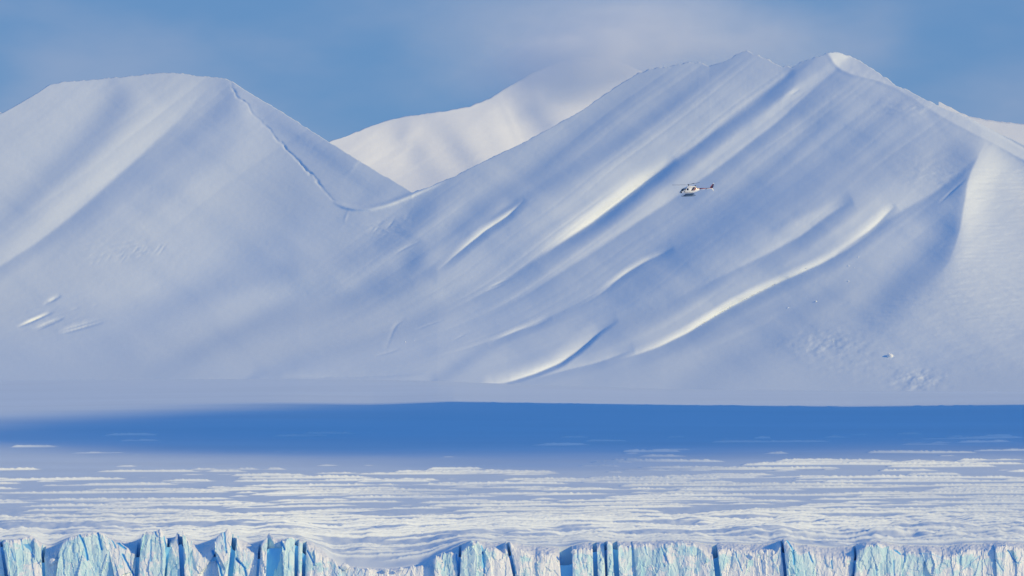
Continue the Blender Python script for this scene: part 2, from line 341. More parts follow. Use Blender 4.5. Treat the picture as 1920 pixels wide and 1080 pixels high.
def mountain_mesh(name, u, sky_f, base_f, baseD_f, pU, px, feats, back, mat, k0=.9, k1=.6, rows=330, jag=1.0, seed=0, fine=1.0):
    C = len(u); t = np.linspace(0, 1, rows)[:, None]
    uu = np.arange(u[0] - 150, u[-1] + 150, 4.0); kk = np.exp(-.5 * (np.arange(-30, 31) * 4 / 36.) ** 2)
    top = np.interp(u, uu, np.convolve(np.pad(sky_f(uu), 30, mode='edge'), kk / kk.sum(), 'valid'))
    bot = base_f(u) + 14
    V = bot + (top - bot) * t + (sky_f(u) - top)[None, :] * sstep(.72, 1, t) + jag * (fbm(u / 9, u * 0, 4, seed + 3) * np.interp(u, [0, 1150, 1200, 1560, 1700], [2.0, 2.0, 4.5, 4.5, 2.2]))[None, :] * t ** 250; U = np.broadcast_to(u, V.shape).copy()
    h = base_f(u) - V                                   # pixels above the foot
    hp = np.maximum(h, 0)
    D = baseD_f(u) + k0 * hp + k1 * 30 * (1 - np.exp(-hp / 30)) + np.minimum(h, 0) * .6
    p = np.interp(u, [a for a, _ in pU], [b for _, b in pU]) # lean to left or right on top of the foot line's own
    D = D + (np.cumsum(p * np.clip(np.gradient(u), 0, 4)) * px)[None, :] * sstep(0, 160, hp)
    D = apply_features(U, V, D, feats, px)
    # snow texture that runs down the slope (towards the lower left)
    a = (U + V * .75); b = (V - U * .62)
    gh = np.r_[0:900:451j]; mm = .28 + .50 * sstep(0, 260, gh); G = np.interp(hp, gh, np.cumsum(2.0 / mm))
    c_ = U - G                                          # constant along each fall line
    wv = c_ + 26 * fbm(hp / 170, c_ / 200, 2, seed + 7)
    rid = lambda sc_, al, sd_: (.5 - np.abs(2 * vnoise(wv / sc_, hp / al, sd_))) * 2
    envl = np.interp(U, [0, 600, 900, 1650, 1850], [.38, .5, .8, .8, .25]) * (.35 + 1.1 * np.clip(fbm(U / 260, V / 200, 2, seed + 71) + .4, 0, 1.2))
    D += .62 * fine * sstep(10, 120, hp) * envl * (2.2 * rid(58, 420, seed + 13) + .45 * rid(23, 260, seed + 14) + .09 * rid(9, 130, seed + 15) + 4.0 * fbm(wv / 75, hp / 500, 2, seed + 16))
    D += fine * px * sstep(0, 50, hp) * (6.0 * fbm(a / 300, b / 70, 2, seed + 11) + .35 * fbm(a / 60, b / 14, 3, seed + 31) + .25 * fbm(U / 7, V / 5, 3, seed + 41))
    if name == 'mountain' and seed == 1:                # wind crust on the spur, rough snow at its foot
        cru = sstep(-30, 60, U - np.interp(V, [290, 340, 440, 530, 620], [1835, 1812, 1795, 1740, 1500])) * sstep(10, 60, hp) * sstep(285, 330, V)
        D += cru * (.75 * fbm(U / 34, V / 3.4, 3, 501) + .35 * fbm((U + V) / 14, V / 5, 3, 502))
        for cx, cy, rx, ry, a_ in [(1545, 645, 75, 26, 2.6), (1720, 712, 50, 22, 3.6), (1600, 690, 60, 20, 1.2), (240, 470, 80, 20, 1.0), (725, 430, 45, 16, 1.4), (1740, 320, 70, 30, 1.2), (1700, 200, 60, 20, 1.2), (100, 600, 80, 26, 1.2)]:
            D += a_ * np.exp(-((U - cx) / rx) ** 2 - ((V - cy) / ry) ** 2) * fbm((U + V) / 15, V / 6, 4, int(cx))
    P = at(U, V, D)
    Pt = P[-1]
    n = 14; bk = []
    for k in range(1, n + 1):                           # far side of the ridge
        q = Pt.copy(); s = (k / n) ** 1.4
        q[:, 1] += back * s; q[:, 2] -= back * .62 * s + (1 - math.exp(-3 * s)) * 3
        bk.append(q)
    P = np.concatenate([P, np.array(bk)], 0)
    return grid_obj(name, P, mat)

UM = np.r_[np.arange(-1400, -200, 40.0), np.arange(-200, 2120, 2.0), np.arange(2120, 3320, 40.0)]
m = mountain_mesh('mountain', UM, sky_main, foot, foot_D,
    [(-200, .30), (380, .20), (560, -.10), (900, -.22), (1500, -.15), (1780, .1), (1860, .3), (2100, .35)], .473, FEATS, 700, M_snow, seed=1)
tag(m, 'snow covered mountain range with ribbed slopes in front of the sky', kind='structure')

# farther summits
SKY_BACK = [(420,330),(500,315),(560,290),(600,274),(620,265),(650,254),(680,243),(700,234),(740,222),(770,217),(800,213),(840,207),(880,200),(905,190),(920,184),(940,170),(960,158),(975,151),(1000,136),
 (1040,120),(1080,108),(1120,106),(1160,114),(1220,140),(1300,200),(1500,300)]
FB = [
 ('bump', 20, 0, [(900,200,0),(930,240,.5),(960,300,.5),(990,360,0)]),
 ('soft', 17, 0, [(1010,420,0),(900,330,-.9),(850,265,-.9),(800,222,-.4),(780,214,0)]),
 ('soft', 20, 0, [(960,420,0),(870,390,-.7),(800,315,-.9),(760,260,-.7),(735,226,-.2)]),
 ('soft', 20, 0, [(1120,330,0),(1040,260,-.9),(990,200,-.9),(950,165,-.3)]),
 ('bump', 6, 0, [(930,178,0),(950,210,.5),(965,245,.4),(985,290,0)]),
]
UB = np.arange(420, 1500, 3.0)
m = mountain_mesh('mountain', UB, poly(SKY_BACK), poly([(400, 470), (1600, 470)]), lambda u: 9300 + 0 * u, [(400, .35), (1500, .35)], .68, FB, 900, M_far, k0=1.3, rows=150, seed=50, jag=1.2)
tag(m, 'pale sunlit mountain rising into cloud behind the saddle', kind='structure')
m = mountain_mesh('mountain', np.arange(1760, 3200, 4.0), poly([(1760,190),(1815,218),(1850,225),(1880,229),(1920,232),(1960,231),(2000,238),(2200,290),(2700,180),(3200,260)]),
    poly([(1700, 420), (3300, 420)]), lambda u: 9400 + 0 * u, [(400, .2)], .68, [], 900, M_far, k0=1.3, rows=60, seed=60)
tag(m, 'far snow ridge behind the right hand mountain', kind='structure')
m = mountain_mesh('mountain', np.arange(-1300, 120, 4.0), poly([(-1300,300),(-800,170),(-300,230),(-60,206),(-20,206),(0,210),(12,216),(60,250),(120,300)]),
    poly([(-1400, 420), (300, 420)]), lambda u: 9400 + 0 * u, [(400, .5)], .68, [], 900, M_far, k0=1.3, rows=60, seed=70)
tag(m, 'far snow summit at the left edge', kind='structure')

# ------------------------------------------------------------------ glacier: long low ice scarps on a gently rising surface
UG = np.r_[np.arange(-1400, -140, 45.0), np.arange(-140, 2060, 2.0), np.arange(2060, 3320, 45.0)]
def build_glacier():
    per = []; d = 3034.0
    while d < 5300:
        per.append(d); d += max(8.5, 9 + (d - 3150) * .025)
    rowsD = [3010., 3018., 3024., 3029.]; ph = [(-1, 0)] * len(rowsD)
    for i, d0 in enumerate(per):
        p = (per[i + 1] if i + 1 < len(per) else d0 + 75) - d0
        for f_, z_ in [(0, 0), (.5, .35), (1.0, .8), (1.5, 1.0)]:
            rowsD.append(d0 + f_ * min(1.0, p * .05)); ph.append((i, z_))
        for f_, z_ in [(.35, .68), (.68, .32)]:
            rowsD.append(d0 + p * f_); ph.append((i, z_))
    for d0 in np.arange(rowsD[-1] + 22, DC - 10, 22): rowsD.append(d0); ph.append((-1, 0))
    for d0 in np.r_[DC - 8, DC, DC + 6, DC + 14, DC + 26, DC + 45, np.arange(DC + 70, DC + 620, 30), np.arange(DC + 620, 7400, 60)]: rowsD.append(d0); ph.append((-1, 0))
    rowsD = np.array(rowsD); R = len(rowsD); C = len(UG)
    D = np.broadcast_to(rowsD[:, None], (R, C)).copy(); U = np.broadcast_to(UG, (R, C))
    X = (U - 960) / F * 4000
    ramp = sstep(3025, 3160, rowsD)[:, None] * (1 - sstep(5000, DC - 60, rowsD))[:, None]
    step = np.maximum(11, 11 + (D - 3150) * .028)
    D = D + ramp * (.22 * X + step * 2.4 * fbm(X / 190, rowsD[:, None] / 800, 2, 91) )
    V = glacier_v(U, D)
    P = at(U, V, D)
    # scarps
    for r in range(R):
        i, z_ = ph[r]
        if i < 0: continue
        Dd = rowsD[r]; x = P[r, :, 0]
        sz = 1.0 + .25 * vnoise(i * 3.7, 0.5, 3)
        # each scarp comes and goes along its length
        mval = fbm(x / 66 + i * 13.7, np.full(C, i * 5.31), 4, 7) + .2 * fbm(x / 230, np.full(C, Dd / 300), 2, 8)
        vv = V[r]
        lim = np.interp(UG, [0, 700, 1000, 1400, 1920], [858, 852, 845, 838, 822])
        dens = np.clip((vv - lim) / 75, -.5, 1)
        thr = .33 - .29 * dens - .15 * sstep(940, 985, vv)
        am = np.clip((mval - thr) / .12, 0, 1)
        am = am ** .8 * (.55 + .9 * np.clip(mval - thr, 0, 1))
        jag = 1 + .35 * vnoise(x / 1.6, np.full(C, i * 2.2), 12) + .35 * vnoise(x / .7, np.full(C, i * 1.2), 13)
        am = np.where(am < .2, am * np.clip(am / .2, 0, 1) ** 2, am)
        hgt = 1.6 * sz * am * (.75 + .5 * (Dd - 3150) / 1500)
        P[r, :, 2] += hgt * z_ * np.where(z_ > .4, jag, 1) + .22 * sstep(860, 940, vv) * fbm(x / 11, np.full(C, Dd / 60), 3, 93)
    # hummocks of drifted snow behind the rim
    near = (1 - sstep(3150, 3500, D)) * sstep(3020, 3050, D)
    rough = np.interp(U, [-200, 500, 800, 1300, 1500, 2100], [.5, .45, .4, .5, .7, .7])
    P[..., 2] += near * rough * (5.0 * fbm(P[..., 0] / 26, D / 60, 3, 61) + 1.5 * fbm(P[..., 0] / 6, D / 16, 3, 62))
    P[..., 2] += .9 * sstep(3300, 3900, D) * (1 - sstep(5200, DC, D)) * fbm(P[..., 0] / 90, D / 220, 3, 63)
    # serrated lip where the ice bends over
    lip = np.exp(-((rowsD - DC) / 9) ** 2)[:, None] * sstep(700, 900, UG)[None, :]
    P[..., 2] += lip * .9 * fbm(UG / 14, UG * 0, 3, 64)[None, :]
    P[0, :, 2] -= 30; P[0, :, 1] += 3
    return P
PG = build_glacier()
g = grid_obj('glacier', PG, M_glac); tag(g, 'snow covered glacier with long low ice scarps', kind='structure')

# ------------------------------------------------------------------ the cloud whose shadow lies across the upper glacier
def build_shadow_cloud():
    u = np.arange(-700, 2700, 25.0); d = np.arange(3900, 6000, 20.0)
    U, Dg = np.meshgrid(u, d)
    V = glacier_v(np.clip(U, -180, 2100), Dg)
    G = at(U, V, Dg)
    near = np.interp(U, [-200, 0, 300, 700, 1000, 1300, 1600, 1920], [820, 824, 838, 848, 856, 850, 842, 840])
    far = np.interp(U, [-200, 0, 200, 450, 700, 760], [812, 803, 791, 776, 764, 730])
    wob = 16 * fbm(U / 300, Dg / 300, 3, 200)
    a = 1 - sstep(-52, 34, V - near + wob)
    b = sstep(-9, 9, V - far + wob * .2)
    b = np.where(U > 720, np.maximum(b, sstep(720, 800, U)), b)
    b = b * (1 - sstep(DC + 25, DC + 120, Dg))
    e = sstep(-650, -400, U) * (1 - sstep(2350, 2650, U)) * sstep(3900, 4000, Dg)
    th = 150 * a * b * e * (.85 + .3 * fbm(U / 200, Dg / 200, 3, 210)) + .02
    zc = 950.0
    k = (zc - G[..., 2]) / SUN.z
    Cn = G + k[..., None] * np.array(SUN)[None, None, :]
    top = Cn.copy(); top[..., 2] += th * .5; bot = Cn.copy(); bot[..., 2] -= th * .5
    R, C = U.shape
    q = [grid_quads(R, C), grid_quads(R, C, R * C, flip=True)]
    i = np.arange(R * C).reshape(R, C); o = R * C
    for line in (i[0], i[-1][::-1], i[:, -1], i[:, 0][::-1]):
        q.append(np.stack([line[:-1], line[:-1] + o, line[1:] + o, line[1:]], -1))
    m_, t, b_ = new_mat('cloud_vapour'); t.nodes.remove(b_)
    vs = t.nodes.new('ShaderNodeVolumePrincipled'); vs.inputs['Density'].default_value = .012; vs.inputs['Color'].default_value = (.8, .85, .92, 1)
    t.links.new(vs.outputs[0], t.nodes['Material Output'].inputs['Volume'])
    c = mesh_obj('cloud', np.concatenate([top.reshape(-1, 3), bot.reshape(-1, 3)]), np.concatenate(q), m_)
    tag(c, 'flat lens shaped cloud to the right that shades the upper glacier', kind='structure')
build_shadow_cloud()

# ------------------------------------------------------------------ cloud wrapped round the far summit
def build_summit_cloud():
    u = np.arange(700, 1760, 8.0); v = np.arange(-60, 330, 5.0)
    U, V = np.meshgrid(u, v)
    def g(cx, cy, rx, ry, a, rot=0):
        c_, s_ = math.cos(rot), math.sin(rot); dx = U - cx; dy = V - cy
        X = (dx * c_ + dy * s_) / rx; Y = (-dx * s_ + dy * c_) / ry
        return a * np.exp(-(X * X + Y * Y))
    th = g(1095, 112, 110, 50, 130, -.4) + g(1130, 100, 170, 65, 90, -.2) + g(1260, 85, 190, 50, 60) + g(1060, 50, 190, 50, 28) + g(1420, 60, 200, 50, 25)
    th = th * np.clip(1 + .7 * fbm(U / 110, V / 60, 4, 300), .1, 3)
    edge = sstep(700, 780, U) * (1 - sstep(1650, 1750, U)) * sstep(-60, -20, V) * (1 - sstep(260, 325, V))
    th = th * 1.6 * edge + .02
    P = at(U, V, 9000 + 0 * U)
    fr = P.copy(); fr[..., 1] -= th * .5; bk = P.copy(); bk[..., 1] += th * .5
    R, C = U.shape; i = np.arange(R * C).reshape(R, C); o = R * C
    q = [grid_quads(R, C, flip=True), grid_quads(R, C, o)]
    for line in (i[0], i[-1][::-1], i[:, -1], i[:, 0][::-1]):
        q.append(np.stack([line[:-1], line[1:], line[1:] + o, line[:-1] + o], -1))
    m_, t, b_ = new_mat('summit_cloud_vapour'); t.nodes.remove(b_)
    vs = t.nodes.new('ShaderNodeVolumePrincipled'); vs.inputs['Density'].default_value = .0105; vs.inputs['Color'].default_value = (.99, .99, .995, 1)
    vs.inputs['Anisotropy'].default_value = -.25
    t.links.new(vs.outputs[0], t.nodes['Material Output'].inputs['Volume'])
    c = mesh_obj('cloud', np.concatenate([fr.reshape(-1, 3), bk.reshape(-1, 3)]), np.concatenate(q), m_)
    tag(c, 'thin white cloud wrapping the far summit behind the ridge', kind='stuff')
build_summit_cloud()

# ------------------------------------------------------------------ unseen white sheet over the sea, added to bounce light onto the ice
def flat_sheet(name, x0, x1, y0, y1, z, mat, n=2):
    xs = np.linspace(x0, x1, n); ys = np.linspace(y0, y1, n); X, Y = np.meshgrid(xs, ys)
    return grid_obj(name, np.stack([X, Y, 0 * X + z], -1), mat, smooth=False)
M_bounce = snow_mat('bounce_white', (.80, .87, .94), scale=.3, bump=.3, dist=.3)
tag(flat_sheet('bounce_sheet', -4000, 4000, -1500, 3030, 0, M_bounce), 'unseen white sheet on the sea, added to bounce light onto the ice cliff', kind='structure')

# ------------------------------------------------------------------ ice of the glacier front
def ice_mat(name, ice, deep, snow_amt):
    m, t, b = new_mat(name)
    b.inputs['Roughness'].default_value = .55; b.inputs['Specular IOR Level'].default_value = .25
    def n(ty, **k):
        q = t.nodes.new(ty)
        for a, v in k.items(): setattr(q, a, v)
        return q
    c = n('ShaderNodeTexCoord'); l = t.links.new
    m1 = n('ShaderNodeMapping'); m1.inputs['Scale'].default_value = (1, 1, .35); l(c.outputs['Object'], m1.inputs[0])
    n1 = n('ShaderNodeTexNoise'); n1.inputs['Scale'].default_value = .22; n1.inputs['Detail'].default_value = 6; n1.inputs['Roughness'].default_value = .65; l(m1.outputs[0], n1.inputs[0])
    r1 = n('ShaderNodeMapRange'); r1.inputs[1].default_value = .36; r1.inputs[2].default_value = .62; l(n1.outputs[0], r1.inputs[0])
    x1 = n('ShaderNodeMix', data_type='RGBA'); x1.inputs[6].default_value = (*deep, 1); x1.inputs[7].default_value = (*ice, 1); l(r1.outputs[0], x1.inputs[0])
    # snow plastered on ledges and in patches
    ge = n('ShaderNodeNewGeometry'); sp = n('ShaderNodeSeparateXYZ'); l(ge.outputs['Normal'], sp.inputs[0])
    n2 = n('ShaderNodeTexNoise'); n2.inputs['Scale'].default_value = .24; n2.inputs['Detail'].default_value = 5; n2.inputs['Roughness'].default_value = .55; l(c.outputs['Object'], n2.inputs[0])
    a1 = n('ShaderNodeMath', operation='MULTIPLY_ADD'); a1.inputs[1].default_value = .45; l(sp.outputs[2], a1.inputs[0])
    n4 = n('ShaderNodeTexNoise'); n4.inputs['Scale'].default_value = .07; n4.inputs['Detail'].default_value = 2; l(c.outputs['Object'], n4.inputs[0])
    a4 = n('ShaderNodeMath', operation='MULTIPLY_ADD'); a4.inputs[1].default_value = .8; l(n4.outputs[0], a4.inputs[0]); l(n2.outputs[0], a4.inputs[2])
    a5 = n('ShaderNodeMath', operation='SUBTRACT'); a5.inputs[1].default_value = .4; l(a4.outputs[0], a5.inputs[0]); l(a5.outputs[0], a1.inputs[2])
    cs = n('ShaderNodeAttribute'); cs.attribute_name = 'snow_cover'
    a6 = n('ShaderNodeMath', operation='MULTIPLY_ADD'); a6.inputs[1].default_value = .3; l(cs.outputs['Fac'], a6.inputs[0]); l(a1.outputs[0], a6.inputs[2])
    r2 = n('ShaderNodeMapRange', interpolation_type='SMOOTHSTEP'); r2.inputs[1].default_value = .70 - snow_amt; r2.inputs[2].default_value = .78 - snow_amt; l(a6.outputs[0], r2.inputs[0])
    x2 = n('ShaderNodeMix', data_type='RGBA'); x2.inputs[7].default_value = (.88, .89, .90, 1); l(r2.outputs[0], x2.inputs[0]); l(x1.outputs[2], x2.inputs[6])
    ca = n('ShaderNodeAttribute'); ca.attribute_name = 'clear_ice'
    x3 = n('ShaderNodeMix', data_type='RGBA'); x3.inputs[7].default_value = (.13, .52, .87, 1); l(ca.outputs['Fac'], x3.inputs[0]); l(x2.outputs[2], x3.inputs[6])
    l(x3.outputs[2], b.inputs['Base Color'])
    n3 = n('ShaderNodeTexNoise'); n3.inputs['Scale'].default_value = 1.6; n3.inputs['Detail'].default_value = 5; l(m1.outputs[0], n3.inputs[0])
    bp = n('ShaderNodeBump'); bp.inputs['Strength'].default_value = .3; bp.inputs['Distance'].default_value = .15; l(n3.outputs[0], bp.inputs['Height']); l(bp.outputs[0], b.inputs['Normal'])
    return m
M_ice = ice_mat('glacier_ice', (.74, .88, .90), (.48, .75, .84), .02)
M_wall = ice_mat('blue_ice', (.32, .72, .96), (.20, .58, .94), -.2)

def facets(x, z, cw, ch, amp, seed, gx=.35, gz=.16):
    """broken ice: flat facets with steps between them"""
    xw = x + .35 * cw * fbm(x / cw, z / ch, 2, seed + 900); zw = z + .35 * ch * fbm(x / cw + 9, z / ch, 2, seed + 901)
    cx = np.floor(xw / cw); cz = np.floor(zw / ch)
    best = np.full(x.shape, 1e9); out_ = np.zeros(x.shape)
    rnd = lambda i, j, k: vnoise(i + .0001, j + .0001, seed + k * 101) + .5
    for di in (-1, 0, 1):
        for dj in (-1, 0, 1):
            i = cx + di; j = cz + dj
            sx_ = (i + rnd(i, j, 1)) * cw; sz_ = (j + rnd(i, j, 2)) * ch
            d = ((xw - sx_) / cw) ** 2 + ((zw - sz_) / ch) ** 2
            val = amp * (2 * rnd(i, j, 3) - 1) + (2 * rnd(i, j, 4) - 1) * gx * (x - sx_) + (2 * rnd(i, j, 5) - 1) * gz * (z - sz_)
            out_ = np.where(d < best, val, out_); best = np.minimum(best, d)
    return out_

def face_relief(x, z):
    d = facets(x, z, 2.6, 9.0, .16, 5, .22, .07) + facets(x, z, 1.1, 2.6, .05, 6, .16, .12) + facets(x, z, 7.5, 24., .55, 7, .12, .05)
    d += 1.2 * fbm(x / 9, z / 30, 3, 71) + .06 * fbm(x / .6, z / 1.1, 2, 72)
    return d

FACE_CRACKS = [
 [(38,1006),(43,1032),1.0],[(53,1020),(58,1032),(64,1044),1.4],[(147,1000),(156,1016),(160,1030),(164,1050),2.4],[(182,996),(186,1012),(191,1030),2.4],[(207,1006),(217,1027),1.6],
 [(215,1013),(225,1021),(234,1028),2.6],[(283,1013),(282,1052),1.2],[(288,994),(295,1006),1.6],[(308,1006),(312,1037),1.4],[(230,1040),(240,1060),(250,1078),2.2],[(144,1038),(147,1054),1.0],
 [(523,1008),(528,1018),(533,1030),2.6],[(576,1033),(582,1044),(588,1054),1.8],[(420,994),(424,1036),1.6],[(398,1030),(404,1045),(413,1067),(416,1080),2.6],[(443,1048),(452,1057),(459,1066),(461,1082),2.8],
 [(904,1020),(905,1045),(908,1074),1.8],[(951,1014),(957,1040),(966,1074),2.6],[(856,1040),(859,1070),1.8],[(1239,1024),(1244,1038),(1251,1052),1.0],[(1208,1026),(1213,1040),1.0],
 [(1466,1018),(1467,1040),(1471,1062),2.6],[(1476,1014),(1487,1032),(1489,1058),2.0],[(1516,1033),(1519,1045),(1524,1054),1.6],[(1559,1052),(1560,1066),1.4],[(1378,1035),(1384,1052),(1391,1070),1.2],
 [(1673,1026),(1680,1033),(1688,1039),2.2],[(1697,1034),(1696,1054),1.2],[(1675,1052),(1676,1080),1.2],[(1642,1058),(1643,1078),.9],[(1716,1038),(1745,1039),(1763,1045),(1798,1036),.5],[(1836,1043),(1820,1056),(1803,1070),.7],
 [(1890,1032),(1898,1045),(1906,1056),1.4],[(1706,1068),(1723,1071),.5],[(1866,1050),(1880,1070),1.0],[(120,1050),(118,1078),1.0],[(20,1030),(27,1052),.8],[(835,1052),(832,1070),1.0],[(1428,1050),(1430,1076),1.0],[(1090,1046),(1094,1066),.8]]
def face_cracks(U, V):
    out_ = np.zeros(U.shape)
    for *pts, dep in FACE_CRACKS:
        p = np.array(pts, float)
        if U.max() < p[:, 0].min() - 8 or U.min() > p[:, 0].max() + 8: continue
        for (ax, ay), (bx, by) in zip(p[:-1], p[1:]):
            dx, dy = bx - ax, by - ay
            t = np.clip(((U - ax) * dx + (V - ay) * dy) / (dx * dx + dy * dy), 0, 1)
            d = np.hypot(U - ax - t * dx + 1.2 * fbm(V / 6, U * 0 + ax, 2, 77), V - ay - t * dy)
            out_ = np.maximum(out_, dep * np.exp(-(d / (.7 + .42 * dep)) ** 2))
    return out_

SEA_V = 1200 + CZ / 3000 * F                # row of the waterline
def column(u):                             # wall behind the blocks
    return u
uw = np.r_[np.arange(-1400, -200, 30.0), np.arange(-200, 2130, 6.0), np.arange(2130, 3320, 30.0)]; vw = np.r_[0:1:24j]
Vw = (np.max([rim(uw + k) for k in range(-12, 13, 2)], 0) + 10)[None, :] * (1 - vw[:, None]) + (SEA_V + 8) * vw[:, None]; Uw = np.broadcast_to(uw, Vw.shape)
Pw = at(Uw, Vw, 3003.8 + 1.5 * fbm(Uw / 30, Vw / 60, 3, 401))
w_ = grid_obj('ice_cliff', Pw[::-1], M_wall); tag(w_, 'deep blue ice wall behind the broken front of the glacier', kind='structure')

# each block: left edge (row 1010, row 1080), right edge (row 1010, row 1080), set-back in metres, label
BLOCKS = [
 (-60,-52, -1, 9, 0, 'pale ice block cut off by the left edge of the picture'),
 (3, 15, 76, 79, -1, 'broad pale blue ice block at the left end with a toothed top'),
 (80, 85, 112, 104, 4, 'low ice shoulder under white snow between two taller blue blocks'),
 (114,108, 197,214, -2, 'widest ribbed ice tower in the left part, flat topped'),
 (199,216, 258,253, 0, 'sloping ice block falling away right of the widest tower'),
 (264,259, 314,308, -2, 'rounded tall ice tower with a snowy crown left of the dark slots'),
 (319,312, 334,338, 2, 'slim ice wedge beside the deep blue notch'),
 (342,346, 356,356, -1, 'narrow upright ice pillar edged by a deep blue slot'),
 (358,358, 398,410, 2, 'white snow covered ice hump between the pillars'),
 (401,413, 435,427, -3, 'twin pointed ice spire with a blue right side'),
 (443,436, 486,481, 1, 'low bowl shaped ice block filled with snow'),
 (490,485, 500,497, -1, 'thin fin of ice left of the large blue shadow'),
 (502,499, 527,530, 4, 'set back ice slab lying in deep blue shadow'),
 (530,533, 553,552, -2, 'pale squared ice pillar right of the blue shadow'),
 (559,558, 568,566, 0, 'very thin ice rib standing between two blue slots'),
 (574,572, 632,640, 0, 'rounded greenish ice shoulder sloping down to the snow bowl'),
 (634,642, 806,814, 3, 'low ice lip below the smooth snow bowl'),
 (809,817, 862,858, 0, 'small pointed ice peak at the right rim of the snow bowl'),
 (866,862, 904,908, -2, 'tall rounded blue ice tower right of the snow bowl'),
 (906,910, 948,962, -1, 'ice block with snowy shelf beside the tall blue tower'),
 (952,966, 1046,1052, 0, 'crumbling snow dusted ice slope before the deep blue hole'),
 (1072,1073, 1111,1113, -2, 'clean cut pale ice block right of the deep blue hole'),
 (1118,1121, 1133,1135, -1, 'upright ice slat between the first two blue slots'),
 (1137,1139, 1148,1152, -2, 'square headed slim ice pillar standing above its neighbours'),
 (1157,1161, 1184,1191, 0, 'tapered ice block between blue slots with a snowy top'),
 (1187,1195, 1333,1341, -1, 'long smooth pale ice wall with an even snowy top'),
 (1342,1351, 1464,1470, 0, 'broken ice block crusted with snow right of the wide blue slot'),
 (1468,1475, 1483,1490, -3, 'sharp pointed ice horn standing alone above the front'),
 (1486,1493, 1520,1530, 0, 'plain ice block just right of the sharp horn'),
 (1523,1533, 1606,1598, 1, 'snow capped ice block with an arched hollow'),
 (1610,1602, 1686,1690, -2, 'large domed ice tower in the right part'),
 (1688,1692, 1790,1800, 0, 'level topped ice block right of the domed tower'),
 (1792,1802, 1864,1868, 1, 'grey fractured ice block near the right edge'),
 (1866,1870, 1990,1996, -1, 'rough grey ice block at the right edge of the picture'),
]
def make_block(uLt, uLb, uRt, uRb, back, label, idx):
    wpx = uRt - uLt
    n = max(7, int(wpx / 1.25)); s = np.linspace(0, 1, n)
    # rows: dense where the picture sees them
    tr = np.r_[np.linspace(0, 1, 66), 1 + np.array([.08, .2, .4, .7, 1.1, 1.6, 2.1])]
    utop = uLt + (uRt - uLt) * s
    rt = rim(utop) + 2.4 * fbm(utop / 3.2, utop * 0, 3, idx) + 7 * fbm(utop / 13, utop * 0, 2, idx + 90) + .8
    edge = np.minimum(s, 1 - s) * wpx
    rt = rt + 4.0 * np.exp(-edge / 2.0) * (.6 if idx % 2 else 1)
    V = rt[None, :] + (1088 - rt[None, :]) * np.minimum(tr, 1)[:, None]
    V = np.where(tr[:, None] > 1, 1088 + (SEA_V + 6 - 1088) * ((tr[:, None] - 1) / 2.1), V)
    k = (V - 1010) / 70
    uL = uLt + (uLb - uLt) * k; uR = uRt + (uRb - uRt) * k
    U = uL + (uR - uL) * s[None, :]
    e = np.minimum(U - uL, uR - U)
    P0 = at(U, V, 3000.0)
    FC = face_cracks(U, V)
    D = 3000 + back * .6 + (2.5 if idx == 12 else 0) + face_relief(P0[..., 0], P0[..., 2]) + .3 * np.exp(-e / 2.0) + .9 * np.exp(-(V - rt[None, :]) / 3)
    D += (1088 - np.minimum(V, 1088)) * .03 + .45 * FC
    yaw = {12: -1.0, 6: -.5, 7: .3, 9: .3, 24: .3}.get(idx, .12 + .7 * float(vnoise(idx * 1.7, .3, 5)))
    D += np.clip((.16 + .42 * float(vnoise(idx * 2.3, .7, 15))) * (P0[..., 2] - P0[30, :, 2].mean()), -4, 5)
    D += yaw * np.clip(U - (uL + uR) / 2, -14, 14) * .2185
    P = at(U, V, D)
    R, C = P.shape[:2]
    vs, qs, off = [P.reshape(-1, 3)], [grid_quads(R, C, flip=True)], R * C
    # top runs back to the glacier
    K = 7; rows = [P[0]]
    for j in range(1, K + 1):
        q = P[0].copy(); f = j / K
        q[:, 1] = P[0, :, 1] * (1 - f) + (3020) * f
        zb = at(U[0], np.maximum(glacier_v(U[0], 3020.0), V[0] - 32), 3020.0)[:, 2]
        kw = min(11, n - (1 - n % 2)); zs = np.convolve(np.pad(P[0, :, 2], kw // 2, mode='edge'), np.ones(kw) / kw, 'valid') - .25
        q[:, 2] = zs * (1 - f ** .8) + zb * f ** .8 + .5 * fbm(q[:, 0] / 1.5, q[:, 1] / 2, 2, 33 + idx)
        rows.append(q)
    T = np.array(rows); vs.append(T.reshape(-1, 3)); qs.append(grid_quads(K + 1, C, off)); off += (K + 1) * C
    for side in (0, -1):                     # side walls
        rows = []
        for j in range(K + 1):
            q = P[:, side].copy(); f = j / K
            q[:, 1] = q[:, 1] * (1 - f) + 3020 * f; q[0] = T[j, side]
            if 0 < j: q[1:, 0] += .35 * fbm(q[1:, 1] / 2, q[1:, 2] / 2, 3, 50 + idx)
            rows.append(q)
        S = np.array(rows); vs.append(S.reshape(-1, 3)); qs.append(grid_quads(K + 1, R, off, flip=(side == 0))); off += (K + 1) * R
    o = mesh_obj('serac', np.concatenate(vs), np.concatenate(qs), M_ice, smooth=False)
    at_ = o.data.attributes.new('clear_ice', 'FLOAT', 'POINT')
    cl = np.zeros(len(o.data.vertices), np.float32)
    veins = 1.1 * sstep(.16, .34, fbm(P[..., 0] / 1.5, P[..., 2] / 7, 3, 808)) * sstep(.05, .3, fbm(P[..., 0] / 9, P[..., 2] / 12, 2, 809) + .1)
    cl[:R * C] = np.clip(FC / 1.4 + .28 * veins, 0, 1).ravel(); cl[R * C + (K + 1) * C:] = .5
    at_.data.foreach_set('value', cl)
    a2_ = o.data.attributes.new('snow_cover', 'FLOAT', 'POINT'); sc_ = np.full(len(o.data.vertices), .9, np.float32)
    base_s = {2: .9, 4: .35, 8: .85, 10: .6, 16: .9, 19: .35, 20: .8, 26: .45, 29: .6, 32: .5, 33: .4}.get(idx, 0.0)
